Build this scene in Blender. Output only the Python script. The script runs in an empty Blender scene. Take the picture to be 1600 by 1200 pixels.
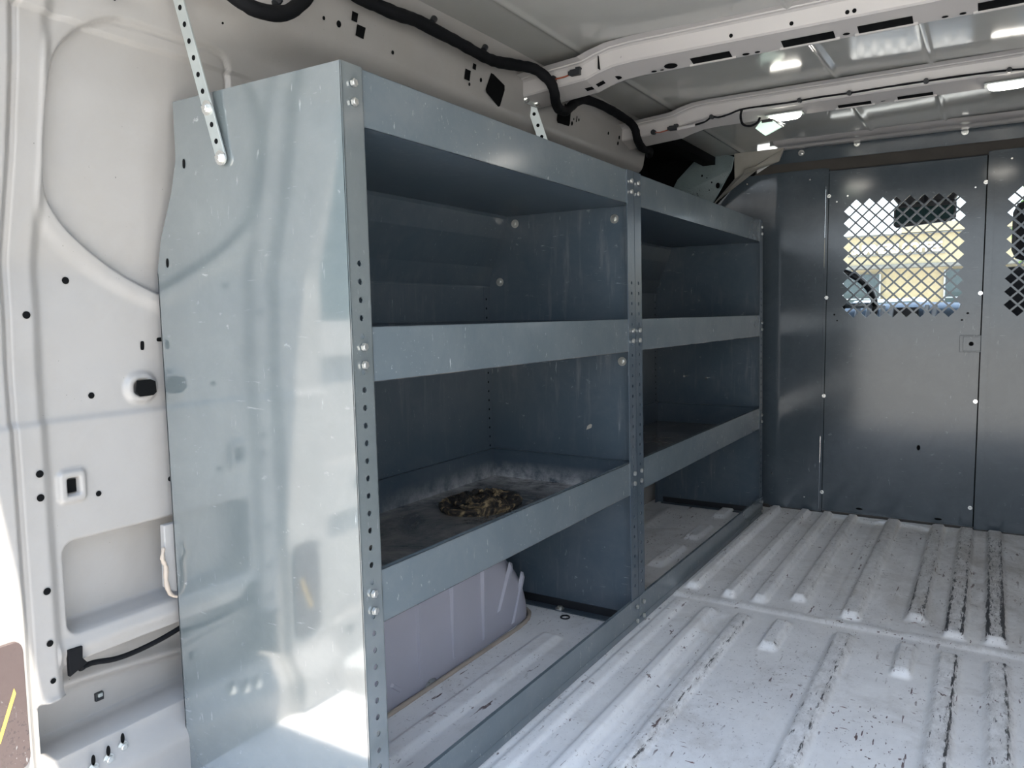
import bpy, bmesh, math, random
import numpy as np
from mathutils import Vector, Matrix
random.seed(7)
C = bpy.context.scene.collection
PI = math.pi

# ------------------------------------------------------------------ materials
def new_mat(name):
    m = bpy.data.materials.new(name); m.use_nodes = True
    nt = m.node_tree; b = nt.nodes['Principled BSDF']
    return m, nt, b
def lin(c):
    return tuple((v/12.92 if v <= .04045 else ((v+.055)/1.055)**2.4) for v in (c[0]/255, c[1]/255, c[2]/255))+(1,)
def N(nt, t, **kw):
    n = nt.nodes.new(t)
    for k, v in kw.items(): setattr(n, k, v)
    return n
def mapping(nt, scale=(1, 1, 1), rot=(0, 0, 0)):
    tc = N(nt, 'ShaderNodeTexCoord'); mp = N(nt, 'ShaderNodeMapping')
    mp.inputs['Scale'].default_value = scale; mp.inputs['Rotation'].default_value = rot
    nt.links.new(tc.outputs['Object'], mp.inputs['Vector']); return mp.outputs['Vector']
def noise(nt, vec, scale, detail=4, rough=.55, dist=0):
    n = N(nt, 'ShaderNodeTexNoise'); n.inputs['Scale'].default_value = scale
    n.inputs['Detail'].default_value = detail; n.inputs['Roughness'].default_value = rough
    n.inputs['Distortion'].default_value = dist
    nt.links.new(vec, n.inputs['Vector']); return n.outputs['Fac']
def ramp(nt, fac, a, b, ca=(0, 0, 0, 1), cb=(1, 1, 1, 1)):
    r = N(nt, 'ShaderNodeValToRGB'); e = r.color_ramp.elements
    e[0].position = a; e[1].position = b; e[0].color = ca; e[1].color = cb
    nt.links.new(fac, r.inputs['Fac']); return r.outputs['Color']
def mix(nt, fac, a, b, mode='MIX'):
    m = N(nt, 'ShaderNodeMix', data_type='RGBA', blend_type=mode)
    for sock, v in ((m.inputs[0], fac), (m.inputs[6], a), (m.inputs[7], b)):
        if hasattr(v, 'is_output'): nt.links.new(v, sock)
        elif isinstance(v, (int, float)): sock.default_value = v
        else: sock.default_value = v
    return m.outputs[2]
def math_(nt, op, a, b=0.0, c=None):
    m = N(nt, 'ShaderNodeMath', operation=op)
    for i, v in enumerate((a, b) if c is None else (a, b, c)):
        if hasattr(v, 'is_output'): nt.links.new(v, m.inputs[i])
        else: m.inputs[i].default_value = v
    return m.outputs[0]
def bump(nt, b, h, strength=.2, dist=.002):
    n = N(nt, 'ShaderNodeBump'); n.inputs['Strength'].default_value = strength; n.inputs['Distance'].default_value = dist
    nt.links.new(h, n.inputs['Height']); nt.links.new(n.outputs['Normal'], b.inputs['Normal'])

def flat(name, col, rough=.5, metal=0, spec=.5, emit=None, es=0):
    m, nt, b = new_mat(name)
    v = mapping(nt); n = noise(nt, v, 14, 3)
    c = lin(col); d = tuple(x*.86 for x in c[:3])+(1,)
    nt.links.new(ramp(nt, n, .35, .65, d, c), b.inputs['Base Color'])
    b.inputs['Roughness'].default_value = rough; b.inputs['Metallic'].default_value = metal
    b.inputs['Specular IOR Level'].default_value = spec
    if emit: b.inputs['Emission Color'].default_value = lin(emit); b.inputs['Emission Strength'].default_value = es
    return m

def paint(name, col, dark, rough=.3, coat=0., speck=.70, scratch=.0, grime=.25, grime_col=(150, 140, 125), bumps=.05, spec=.5, streak=0):
    """enamelled sheet steel with chips, scuffs and grime"""
    m, nt, b = new_mat(name)
    v = mapping(nt)
    c = lin(col)
    big = noise(nt, v, 3.0, 5, .6)
    base = mix(nt, ramp(nt, big, .35, .7), c, tuple(x*.9 for x in c[:3])+(1,))
    g = ramp(nt, noise(nt, v, 7, 7, .75, .4), .42, .85)
    base = mix(nt, math_(nt, 'MULTIPLY', g, grime), base, lin(grime_col))
    chips = ramp(nt, noise(nt, v, 240, 3, .5), speck, speck+.015)
    gate = ramp(nt, noise(nt, v, 9, 3), .45, .7)
    base = mix(nt, math_(nt, 'MULTIPLY', chips, gate), base, lin(dark))
    if scratch > 0:
        for i, (sc, rt) in enumerate((((22, 190, 160), (0, .5, .5)), ((150, 170, 26), (.5, .3, 0)), ((40, 190, 60), (1.1, .2, .9)))):
            vv = mapping(nt, sc, rt)
            s = ramp(nt, noise(nt, vv, 1.0, 4, .6), .66, .74)
            g2 = ramp(nt, noise(nt, v, 5+i*2, 3), .48, .62)
            base = mix(nt, math_(nt, 'MULTIPLY', math_(nt, 'MULTIPLY', s, g2), scratch), base, lin((205, 212, 214)))
    nt.links.new(base, b.inputs['Base Color'])
    if streak > 0:
        st = ramp(nt, noise(nt, mapping(nt, (46, 46, 5)), 1, 5, .65), .54, .80)
        base = mix(nt, math_(nt, 'MULTIPLY', math_(nt, 'MULTIPLY', st, ramp(nt, noise(nt, v, 3.2, 3), .42, .62)), streak), base, lin(grime_col))
    nt.links.new(base, b.inputs['Base Color'])
    b.inputs['Roughness'].default_value = rough
    b.inputs['Specular IOR Level'].default_value = spec
    b.inputs['Coat Weight'].default_value = coat; b.inputs['Coat Roughness'].default_value = .07; b.inputs['Coat IOR'].default_value = 1.9
    bump(nt, b, noise(nt, v, 6, 2), bumps, .01)
    return m

M = {}
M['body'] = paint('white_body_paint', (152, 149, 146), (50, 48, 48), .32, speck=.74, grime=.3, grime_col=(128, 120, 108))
M['white'] = paint('white_body_paint_bounce', (215, 212, 208), (50, 48, 48), .32)  # lighter than the left wall so the unseen right side bounces more light
M['pillar'] = paint('pillar_paint', (152, 150, 148), (50, 48, 48), .3, speck=.76, grime=.1)
M['arch'] = paint('wheel_arch_paint', (166, 165, 176), (55, 55, 60), .4, speck=.76, grime=.1)
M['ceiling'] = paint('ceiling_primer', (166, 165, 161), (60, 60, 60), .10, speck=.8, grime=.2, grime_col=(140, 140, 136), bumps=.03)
M['beam'] = paint('beam_paint', (172, 168, 166), (60, 60, 60), .35, speck=.8, grime=.1)
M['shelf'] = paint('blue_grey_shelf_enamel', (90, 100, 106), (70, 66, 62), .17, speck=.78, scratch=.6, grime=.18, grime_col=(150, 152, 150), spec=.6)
M['shelf_in'] = paint('blue_grey_shelf_enamel_scuffed_shaded', (62, 74, 84), (100, 106, 110), .28, speck=.78, scratch=.35, grime=.3, grime_col=(112, 114, 118), streak=.7)  # scuffed shelf enamel, base darkened to put the bays' shade into the colour
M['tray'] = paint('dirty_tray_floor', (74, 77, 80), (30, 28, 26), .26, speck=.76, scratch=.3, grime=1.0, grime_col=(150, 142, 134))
M['endp'] = paint('end_panel_enamel', (90, 98, 100), (92, 86, 76), .11, coat=1, speck=.74, scratch=.34, grime=.16, grime_col=(146, 152, 148), spec=1.0, bumps=.015)
M['bulk'] = paint('bulkhead_enamel', (60, 68, 74), (96, 98, 104), .15, speck=.78, scratch=.15, grime=.4, grime_col=(88, 92, 98), spec=.5, bumps=.06)
M['speck'] = paint('speckled_grey_plate', (112, 126, 128), (18, 20, 22), .3, speck=.62, grime=.8, grime_col=(90, 104, 106))
M['hole'] = flat('dark_hole', (8, 9, 10), .9, spec=.1)
M['rubber'] = flat('black_loom_tape', (10, 11, 14), .8, spec=.15)
M['zinc'] = flat('zinc_plated_steel', (205, 205, 200), .32, .85)
M['galv'] = flat('galvanised_strap', (176, 182, 180), .42, .55)
M['chrome'] = flat('bright_bolt', (225, 225, 220), .2, .9)
M['sealant'] = flat('tan_seam_sealant', (170, 156, 142), .7)
M['lamp'] = flat('lit_lamp_lens', (255, 250, 240), .3, emit=(255, 248, 236), es=22)
M['lens'] = flat('pale_green_lens', (200, 222, 208), .2, emit=(215, 240, 225), es=.7)
M['plastic'] = flat('black_plastic', (22, 24, 28), .45)
M['beige'] = flat('beige_headliner', (150, 146, 138), .9)
M['darkgap'] = flat('brown_dark_seal', (58, 54, 50), .9)
M['orange'] = flat('orange_wire', (150, 70, 40), .6)
M['fabric'] = flat('charcoal_seat_fabric', (30, 31, 35), .95)
M['dashm'] = flat('grey_dash_plastic', (88, 102, 114), .25)  # paler and bluer to put windscreen reflections into the dash colour
M['silver'] = flat('silver_trim', (170, 176, 180), .35, .5)
M['wall_cream'] = flat('cream_stucco', (172, 158, 124), .95)
M['wall_trim'] = flat('grey_fascia', (104, 104, 98), .9)
M['signwhite'] = flat('white_sign_letters', (250, 252, 255), .6, emit=(250, 252, 255), es=.35)
M['winblue'] = flat('dark_green_window_glass', (34, 52, 52), .12)
M['carpaint'] = flat('pale_blue_car_paint', (136, 156, 180), .15)
M['tyre'] = flat('tyre_rubber', (25, 25, 26), .9)
M['bark'] = flat('bark', (82, 66, 52), .95)
M['rust'] = flat('brown_rust', (120, 76, 48), .9)
M['striker'] = paint('scuffed_brown_plate', (66, 54, 52), (40, 34, 34), .6, speck=.6, scratch=.6, grime=.5, grime_col=(84, 74, 72))
M['yellow'] = flat('yellow_crayon', (206, 170, 70), .8)
M['concrete'] = flat('pale_concrete', (186, 182, 174), .95)

def m_glass():
    m, nt, b = new_mat('windscreen_glass')
    v = mapping(nt); n = noise(nt, v, 3, 2)
    tr = N(nt, 'ShaderNodeBsdfTransparent'); gl = N(nt, 'ShaderNodeBsdfGlossy'); mx = N(nt, 'ShaderNodeMixShader')
    nt.links.new(ramp(nt, n, .3, .7, (.92, .98, .97, 1), (.97, 1, 1, 1)), tr.inputs['Color']); gl.inputs['Roughness'].default_value = .02
    mx.inputs[0].default_value = .06; nt.links.new(tr.outputs[0], mx.inputs[1]); nt.links.new(gl.outputs[0], mx.inputs[2])
    nt.links.new(mx.outputs[0], nt.nodes['Material Output'].inputs['Surface']); nt.nodes.remove(b)
    return m
M['glass'] = m_glass()
def m_leaf():
    m, nt, b = new_mat('leaf_green')
    n = noise(nt, mapping(nt), 6, 3)
    nt.links.new(ramp(nt, n, .35, .65, lin((70, 104, 40)), lin((150, 180, 90))), b.inputs['Base Color'])
    b.inputs['Roughness'].default_value = .9
    return m
M['leaf'] = m_leaf()
def m_rag():
    m, nt, b = new_mat('burnt_brown_cloth')
    v = mapping(nt, (1, 1, 1)); n = noise(nt, v, 26, 7, .62, 1.6)
    r = N(nt, 'ShaderNodeValToRGB'); e = r.color_ramp.elements
    e[0].position = .45; e[0].color = lin((16, 15, 14)); e[1].position = .66; e[1].color = lin((150, 128, 92))
    x = e.new(.54); x.color = lin((58, 48, 36))
    nt.links.new(n, r.inputs['Fac']); nt.links.new(r.outputs['Color'], b.inputs['Base Color'])
    b.inputs['Roughness'].default_value = .9; bump(nt, b, n, .9, .004)
    return m
M['rag'] = m_rag()
def m_floor():
    m, nt, b = new_mat('worn_floor_paint')
    v = mapping(nt)
    at = N(nt, 'ShaderNodeAttribute', attribute_name='wear'); w = at.outputs['Fac']
    big = noise(nt, v, 4, 6, .65)
    base = mix(nt, ramp(nt, big, .35, .7), lin((240, 239, 239)), lin((224, 223, 224)))
    grime = ramp(nt, noise(nt, v, 5.5, 7, .72, .5), .52, .72)
    base = mix(nt, math_(nt, 'MULTIPLY', grime, .38), base, lin((140, 128, 112)))
    # scuffs running with the load, and random nicks
    for sc, rt, th, col, amt in (((75, 12, 75), (0, 0, .12), .655, (90, 68, 70), 1),
                            ((60, 60, 60), (0, 0, .8), .672, (84, 64, 66), 1),
                            ((28, 120, 80), (0, 0, .5), .68, (120, 88, 88), 1),
                            ((150, 60, 80), (0, 0, -.6), .668, (84, 58, 60), 1)):
        s = ramp(nt, noise(nt, mapping(nt, sc, rt), 1, 3, .6), th, th+.018)
        g = ramp(nt, noise(nt, v, 6, 4), .42, .58)
        base = mix(nt, math_(nt, 'MULTIPLY', s, g), base, lin(col))
    # trodden-in dirt, and scuffed crowns
    ad = N(nt, 'ShaderNodeAttribute', attribute_name='dirt').outputs['Fac']
    dn = ramp(nt, noise(nt, mapping(nt, (9, 5, 9)), 1, 7, .72, .6), .35, .75)
    base = mix(nt, math_(nt, 'MULTIPLY', math_(nt, 'MULTIPLY', ad, dn), .75), base, lin((134, 124, 112)))
    cn = ramp(nt, noise(nt, mapping(nt, (60, 30, 60)), 1, 6, .75), .38, .66)
    base = mix(nt, math_(nt, 'MULTIPLY', math_(nt, 'MINIMUM', math_(nt, 'MAXIMUM', w, 0), 1), math_(nt, 'MULTIPLY', cn, .62)), base, lin((116, 110, 104)))
    fine = ramp(nt, noise(nt, mapping(nt, (190, 120, 190), (0, 0, .4)), 1, 3, .6), .63, .68)
    base = mix(nt, math_(nt, 'MULTIPLY', math_(nt, 'MULTIPLY', fine, ramp(nt, big, .42, .6)), .6), base, lin((96, 92, 90)))
    # wear on the rib edges
    wn = math_(nt, 'MULTIPLY', w, 1.0)
    n2 = noise(nt, mapping(nt, (170, 26, 170)), 1, 7, .75)
    t = math_(nt, 'ADD', math_(nt, 'MULTIPLY', wn, .24), n2)
    base = mix(nt, ramp(nt, t, .76, .80), base, lin((62, 62, 64)))
    nt.links.new(base, b.inputs['Base Color'])
    rr = ramp(nt, noise(nt, v, 12, 5), .3, .7, (.3,)*3+(1,), (.6,)*3+(1,))
    nt.links.new(rr, b.inputs['Roughness'])
    bump(nt, b, big, .1, .006)
    return m
M['floor'] = m_floor()

def add_dust(name, src):
    """copy of a tray paint with pale dust gathered in the far back corner of the lower shelf"""
    m = M[src].copy(); m.name = name; nt = m.node_tree; b = nt.nodes['Principled BSDF']
    old = b.inputs['Base Color'].links[0].from_socket
    tc = N(nt, 'ShaderNodeTexCoord'); sp = N(nt, 'ShaderNodeSeparateXYZ'); nt.links.new(tc.outputs['Object'], sp.inputs[0])
    gy = ramp(nt, sp.outputs['Y'], .80, .975); gx = ramp(nt, math_(nt, 'MULTIPLY', sp.outputs['X'], -1), .36, .425)
    gz = ramp(nt, sp.outputs['Z'], .335, .385, (1, 1, 1, 1), (0, 0, 0, 1))
    g = math_(nt, 'MAXIMUM', gy, math_(nt, 'MULTIPLY', gx, .8)); n = ramp(nt, noise(nt, tc.outputs['Object'], 22, 6, .7), .36, .62)
    near = ramp(nt, sp.outputs['Y'], .35, .8)
    f = math_(nt, 'MULTIPLY', math_(nt, 'MULTIPLY', math_(nt, 'MULTIPLY', g, n), gz), near)
    nt.links.new(mix(nt, f, old, lin((186, 184, 184))), b.inputs['Base Color']); M[name] = m
add_dust('tray_dusty', 'tray'); add_dust('lip_dusty', 'shelf_in')

# ------------------------------------------------------------------ mesh builder
class MB:
    def __init__(s): s.v = []; s.f = []; s.m = []; s.mats = []; s.sm = []
    def mi(s, mat):
        if mat not in s.mats: s.mats.append(mat)
        return s.mats.index(mat)
    def add(s, vs, fs, mat, smooth=False):
        o = len(s.v); i = s.mi(mat); s.v += [tuple(p) for p in vs]
        for f in fs: s.f.append(tuple(o+k for k in f)); s.m.append(i); s.sm.append(smooth)
    def box(s, a, b, mat, M4=None):
        x0, y0, z0 = a; x1, y1, z1 = b
        vs = [Vector(p) for p in ((x0,y0,z0),(x1,y0,z0),(x1,y1,z0),(x0,y1,z0),(x0,y0,z1),(x1,y0,z1),(x1,y1,z1),(x0,y1,z1))]
        if M4: vs = [M4 @ p for p in vs]
        s.add(vs, [(0,3,2,1),(4,5,6,7),(0,1,5,4),(1,2,6,5),(2,3,7,6),(3,0,4,7)], mat)
    def prism(s, poly, n, mat, smooth=False):
        """closed polygon of 3D points pushed along n"""
        n = Vector(n); k = len(poly); P = [Vector(p) for p in poly]
        s.add(P+[p+n for p in P], [tuple(range(k))[::-1], tuple(range(k, 2*k))]+[(i, (i+1) % k, (i+1) % k+k, i+k) for i in range(k)], mat, smooth)
    def disc(s, c, n, r, mat, seg=16, r2=None, up=None):
        n = Vector(n).normalized(); u = Vector(up) if up else n.orthogonal(); u = (u-n*u.dot(n)).normalized(); w = n.cross(u); c = Vector(c)
        r2 = r2 or r
        s.add([c+u*r*math.cos(a)+w*r2*math.sin(a) for a in [2*PI*i/seg for i in range(seg)]], [tuple(range(seg))], mat)
    def cyl(s, a, b, r, mat, seg=12, r2=None, smooth=True):
        a = Vector(a); b = Vector(b); n = (b-a).normalized(); u = n.orthogonal().normalized(); w = n.cross(u)
        r2 = r if r2 is None else r2
        A = [a+(u*math.cos(t)+w*math.sin(t))*r for t in [2*PI*i/seg for i in range(seg)]]
        B = [b+(u*math.cos(t)+w*math.sin(t))*r2 for t in [2*PI*i/seg for i in range(seg)]]
        s.add(A+B, [(i, (i+1) % seg, (i+1) % seg+seg, i+seg) for i in range(seg)], mat, smooth)
        s.add(A, [tuple(range(seg))[::-1]], mat); s.add(B, [tuple(range(seg))], mat)
    def tube(s, pts, r, mat, seg=10, wob=0, sub=6):
        P = [Vector(p) for p in pts]
        if sub > 1 and len(P) > 2:
            Q = []
            for i in range(len(P)-1):
                p0 = P[max(i-1, 0)]; p1 = P[i]; p2 = P[i+1]; p3 = P[min(i+2, len(P)-1)]
                for j in range(sub):
                    t = j/sub
                    Q.append(.5*((2*p1)+(p2-p0)*t+(2*p0-5*p1+4*p2-p3)*t*t+(3*p1-p0-3*p2+p3)*t**3))
            Q.append(P[-1]); P = Q
        u = None; vs = []
        for i, p in enumerate(P):
            t = (P[min(i+1, len(P)-1)]-P[max(i-1, 0)]).normalized()
            u = t.orthogonal().normalized() if u is None else (u-t*u.dot(t)).normalized()
            w = t.cross(u); rr = r*(1+random.uniform(-wob, wob)) if not isinstance(r, (list,)) else r[i]
            vs += [p+(u*math.cos(a)+w*math.sin(a))*rr for a in [2*PI*k/seg for k in range(seg)]]
        fs = [(i*seg+k, i*seg+(k+1) % seg, (i+1)*seg+(k+1) % seg, (i+1)*seg+k) for i in range(len(P)-1) for k in range(seg)]
        fs += [tuple(range(seg))[::-1], tuple(range((len(P)-1)*seg, len(P)*seg))]
        s.add(vs, fs, mat, True)
    def loft(s, rows, mat, closed=False, smooth=True, flip=False):
        n = len(rows[0]); vs = [p for r in rows for p in r]; k = n if closed else n-1
        fs = [(i*n+j, i*n+(j+1) % n, (i+1)*n+(j+1) % n, (i+1)*n+j) for i in range(len(rows)-1) for j in range(k)]
        if flip: fs = [f[::-1] for f in fs]
        s.add(vs, fs, mat, smooth)
    def bolt(s, c, n, r, mat, washer=None):
        n = Vector(n).normalized(); c = Vector(c)
        if washer: s.cyl(c-n*.0005, c+n*.0015, washer, mat, 18)
        s.cyl(c+n*.001, c+n*(.001+r*.75), r, mat, 6, smooth=False)
        s.cyl(c+n*(.001+r*.75), c+n*(.001+r*.9), r*.8, mat, 12, r*.6)
    def build(s, name, parent=None, bevel=0, label=None):
        me = bpy.data.meshes.new(name); me.from_pydata(s.v, [], s.f)
        for m in s.mats: me.materials.append(M[m])
        me.polygons.foreach_set('material_index', s.m); me.polygons.foreach_set('use_smooth', s.sm)
        me.update(); o = bpy.data.objects.new(name, me); C.objects.link(o)
        if parent: o.parent = parent
        if bevel:
            b = o.modifiers.new('bevel', 'BEVEL'); b.width = bevel; b.segments = 2; b.limit_method = 'ANGLE'; b.angle_limit = .7
        if label: o['label'] = label
        return o
def tag(o, label, cat, group=None):
    o['label'] = label; o['category'] = cat
    if group: o['group'] = group
    return o
def struct(o): o['kind'] = 'structure'; return o
def empty(name, loc=(0, 0, 0)):
    o = bpy.data.objects.new(name, None); C.objects.link(o); o.location = loc; o.empty_display_size = .05
    return o
def recenter(o, loc):
    """put an object's origin at loc without moving its vertices"""
    loc = Vector(loc); o.data.transform(Matrix.Translation(-loc)); o.location = loc; return o

def ss(a, b, x):
    t = np.clip((x-a)/(b-a), 0, 1); return t*t*(3-2*t)

# ------------------------------------------------------------------ van dimensions (metres)
H = 1.118; L1 = .983; L2 = 1.227; LT = L1+L2; LEAN = .0136
YB = 2.33; YR = -.35; XL = -.45; XR = 1.36; XC = .4525; ZC = 1.40

# ---------------- floor: pressed steel heightfield
def rib(X, Y, x0, y0, y1, w, h, e=.008, cap=.02):
    lr = lambda a, b, v: .7*np.clip((v-a)/(b-a), 0, 1)+.3*ss(a, b, v)
    # sloping flanks, rounded ends
    q = np.minimum(lr(-w/2-e, -w/2, X-x0), 1-lr(w/2, w/2+e, X-x0))
    return h*q*np.minimum(1, lr(y0-cap, y0, Y))*(1-lr(y1, y1+cap, Y))
def build_floor():
    xs = np.concatenate([np.linspace(XL-.04, -.2, 14)[:-1], np.arange(-.2, 1.0, .004), np.linspace(1.0, XR+.02, 50)])
    ys = np.concatenate([np.linspace(YR, .1, 14)[:-1], np.arange(.1, YB+.03, .008)])
    X, Y = np.meshgrid(xs, ys); Z = np.zeros_like(X)-.001
    front = [(.033, 1.30), (.142, 1.285), (.223, 1.29), (.312, 1.345), (.450, 1.285), (.592, 1.35), (.679, 1.275), (.763, 1.285), (.875, 1.29)]
    for x, y in front:
        Z += rib(X, Y, x, y, 2.30, .022 if x < .4 else .032, .015, .011, .024)
    for x in (.127, .214, .455, .673, .766, .875): Z += rib(X, Y, x, -.3, 1.150, .028 if x > .4 else .018, .014, .013)
    for x, y0 in ((.312, 1.01), (.590, 1.015)): Z += rib(X, Y, x, y0, 1.155, .026, .015, .010, .024)
    for x, w, h in ((1.0, .034, .011), (1.12, .034, .011), (1.24, .034, .011)): Z += rib(X, Y, x, 1.29, 2.3, w, h)+rib(X, Y, x, -.3, 1.15, w, h)
    Z += rib(X, Y, .038, -.3, 1.19, .022, .006, .010)
    Z += rib(X, Y, .17, -.3, 1.13, .012, -.004, .006)
    Z += rib(X, Y, .56, 1.25, 2.3, .03, -.003, .01)+rib(X, Y, .37, 1.25, 2.3, .04, -.003, .01)
    # overlap joint between the two floor sheets
    jy = 1.222
    Z += .004*ss(jy-.003, jy+.001, Y)*(X > .004)+.002*np.exp(-((Y-jy-.020)/.007)**2)*(X > .004)
    # pressings under the shelving
    Z += rib(X, Y, -.152, -.2, .80, .034, .012, .014)
    Z += rib(X, Y, -.33, 1.30, 2.1, .03, .012, .012)
    for y0, y1 in ((1.44, 1.64), (1.77, 1.93), (2.09, 2.2)): Z += rib(X, Y, -.13, y0, y1, .036, .012, .010)
    wear = np.zeros_like(Z)
    for x, y in front[3:]:
        d = np.abs(np.abs(X-x)-.018)
        k = {.592: .7, .679: .85, .763: 1.0, .875: .9}.get(x, .45)
        wear += k*np.exp(-(d/.006)**2)*(Y > y-.01)*(Y < 2.28)*(1-.6*ss(1.4, 1.9, Y))
        wear += .4*k*(np.abs(X-x) < .018)*(Y > y)*(Y < 2.2)
    for x in (.214, .455, .673, .766):
        k = {.214: .55, .455: .75, .673: .9, .766: .8}[x]
        wear += k*np.exp(-((X-x-.017)/.006)**2)*(Y < 1.17)+.5*k*np.exp(-((X-x+.017)/.005)**2)*(Y < 1.17)
    for x, y0 in ((.312, 1.01), (.590, 1.015)):
        wear += .9*np.exp(-((Y-y0)/.006)**2)*(np.abs(X-x) < .02)+.4*(np.abs(np.abs(X-x)-.017) < .005)*(Y > y0)*(Y < 1.17)
    wear += .75*np.exp(-((Y-jy-.01)/.005)**2)*(X > 0)
    for x, y in front:   # scuffed rib crowns
        k = {.592: .45, .679: .5, .763: .62, .875: .5}.get(x, .3)
        wear += .55*k*(np.abs(X-x) < .019)*(Y > y)*(Y < 2.28)
    for x in (.214, .455, .673, .766): wear += .5*(np.abs(X-x) < .016)*(Y < 1.15)
    dirt = ss(.15, .8, X)*ss(1.15, 1.5, Y)*.9+.35*np.exp(-((Y-jy-.012)/.014)**2)*(X > 0)+.12*(X > 0)
    wear *= (X > .02)
    wear[X < 0] = -.9
    wear[(X >= 0)] += .12
    ny, nx = X.shape
    me = bpy.data.meshes.new('floor')
    vs = np.stack([X, Y, Z], -1).reshape(-1, 3)
    idx = np.arange(nx*ny).reshape(ny, nx)
    fs = np.stack([idx[:-1, :-1], idx[:-1, 1:], idx[1:, 1:], idx[1:, :-1]], -1).reshape(-1, 4)
    me.from_pydata(vs.tolist(), [], fs.tolist()); me.materials.append(M['floor'])
    me.polygons.foreach_set('use_smooth', [True]*len(fs))
    a = me.attributes.new('dirt', 'FLOAT', 'POINT'); a.data.foreach_set('value', dirt.reshape(-1))
    a = me.attributes.new('wear', 'FLOAT', 'POINT'); a.data.foreach_set('value', wear.reshape(-1))
    o = bpy.data.objects.new('floor', me); C.objects.link(o); struct(o)
build_floor()

# ---------------- left wall: pressed inner side panel
PZ = [-.05, 0, .86, 1.0, 1.12, 1.2, 1.235, 1.255, 1.27, 1.38, 1.41]
PX = [-.45, -.45, -.45, -.41, -.385, -.375, -.36, -.32, -.305, -.285, -.25]
IN = [(-.188,1.003),(-.187,1.071),(-.179,1.131),(-.165,1.164),(-.134,1.194),(-.099,1.21),(-.075,1.213),(.031,1.214),(.078,1.217),(.102,1.207),(.114,1.175),(.11,1.143),
      (.12,1.0),(.12,.85),(.1,.80),(.07,.798),(.018,.819),(-.042,.845),(-.096,.878),(-.137,.908),(-.162,.933),(-.18,.962)]
def sdf(P, Y, Z):
    d = np.full(Y.shape, 1e9); inside = np.zeros(Y.shape, bool); n = len(P)
    for i in range(n):
        (x0, y0), (x1, y1) = P[i], P[(i+1) % n]
        ex, ey = x1-x0, y1-y0; t = np.clip(((Y-x0)*ex+(Z-y0)*ey)/(ex*ex+ey*ey), 0, 1)
        d = np.minimum(d, np.hypot(Y-x0-ex*t, Z-y0-ey*t))
        c = ((y0 > Z) != (y1 > Z)) & (Y < (x1-x0)*(Z-y0)/(y1-y0+1e-12)+x0)
        inside ^= c
    return np.where(inside, -d, d)
def rrect(Y, Z, cy, cz, hy, hz, r):
    qy = np.abs(Y-cy)-hy+r; qz = np.abs(Z-cz)-hz+r
    return np.hypot(np.maximum(qy, 0), np.maximum(qz, 0))+np.minimum(np.maximum(qy, qz), 0)-r
def chaikin(P, n=2):
    for _ in range(n):
        Q = []
        for i in range(len(P)):
            a, b = P[i], P[(i+1) % len(P)]
            Q += [(a[0]*.75+b[0]*.25, a[1]*.75+b[1]*.25), (a[0]*.25+b[0]*.75, a[1]*.25+b[1]*.75)]
        P = Q
    return P
IN = chaikin(IN, 2)
def wall_x(Y, Z):
    Y = np.asarray(Y, float); Z = np.asarray(Z, float)
    zz = np.array(PZ); xx = np.array(PX)
    X = np.interp(Z, zz, xx)
    soft = sum(np.interp(Z+d, zz, xx) for d in (-.012, -.006, 0, .006, .012))/5
    X = soft.copy()
    # cant rail fades out towards the rear opening
    fade = 1-ss(.02, .22, Y)
    flatx = np.interp(Z, [1.0, 1.12, 1.41], [-.41, -.385, -.31])
    X = np.where(Z > 1.19, X*(1-fade)+flatx*fade, X)
    # upper window recess with a flange around it
    d = sdf(IN, Y, Z)
    X += -.007*(1-ss(-.003, .001, d))
    X += .006*(1-ss(.014, .036, d))*ss(-.002, .003, d)*ss(-.20, -.19, Y)*(1-ss(-.12, -.02, Y)*ss(.95, 1.05, Z))
    X += -.006*np.exp(-(d/.0024)**2)
    # crease
    X += -.005*ss(.625, .637, Z)*(1-ss(.70, .80, Z))*(1-ss(.4, .6, Y))
    # lower rounded recess
    r = rrect(Y, Z, .30, .372, .472, .073, .02)
    X += -.045*(1-ss(-.012, .0015, r))
    X += .006*np.exp(-((Z-.279)/.013)**2)*(Y > -.19)
    # pocket below the inner panel, down to the sill
    pk = np.maximum(ss(-.183, -.180, Y)*(1-ss(.252, .255, Z)), ss(-.226, -.223, Y)*(1-ss(.212, .215, Z)))*ss(.118, .121, Z)
    X += -.075*pk*(1-ss(.2, .3, Y))
    X += .018*np.exp(-((Z-.185+.02*np.sin(Y*6))/.012)**2)*ss(-.222, -.21, Y)*(Z < .25)*(1-ss(.2, .3, Y))
    # sill step
    X += .034*(1-ss(.060, .122, Z))*(1-ss(.1, .2, Y))
    # bosses
    b1 = rrect(Y, Z, -.029, .669, .022, .019, .019); X += .008*(1-ss(.000, .010, b1))-.03*(1-ss(-.009, -.006, b1))
    b2 = rrect(Y, Z, -.152, .529, .017, .021, .006); X += .007*(1-ss(.000, .007, b2))-.03*(1-ss(-.009, -.007, b2))
    # rear pillar
    X += .012*(1-ss(-.200, -.178, Y))*ss(.212, .216, Z)
    X += -.006*(np.exp(-((Y+.231)/.003)**2))
    X += .012*(1-ss(-.245, -.235, Y))*ss(.0, .01, Z)
    X += .012*(1-ss(.212, .216, Z))*(Y < -.226)
    return X
def wall_pt(y, z, off=.0012):
    e = .002
    x = float(wall_x([y], [z])[0]); xy = float(wall_x([y+e], [z])[0]); xz = float(wall_x([y], [z+e])[0])
    n = Vector((1, -(xy-x)/e, -(xz-z*0-x)/e)).normalized()
    return Vector((x, y, z))+n*off, n
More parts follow.
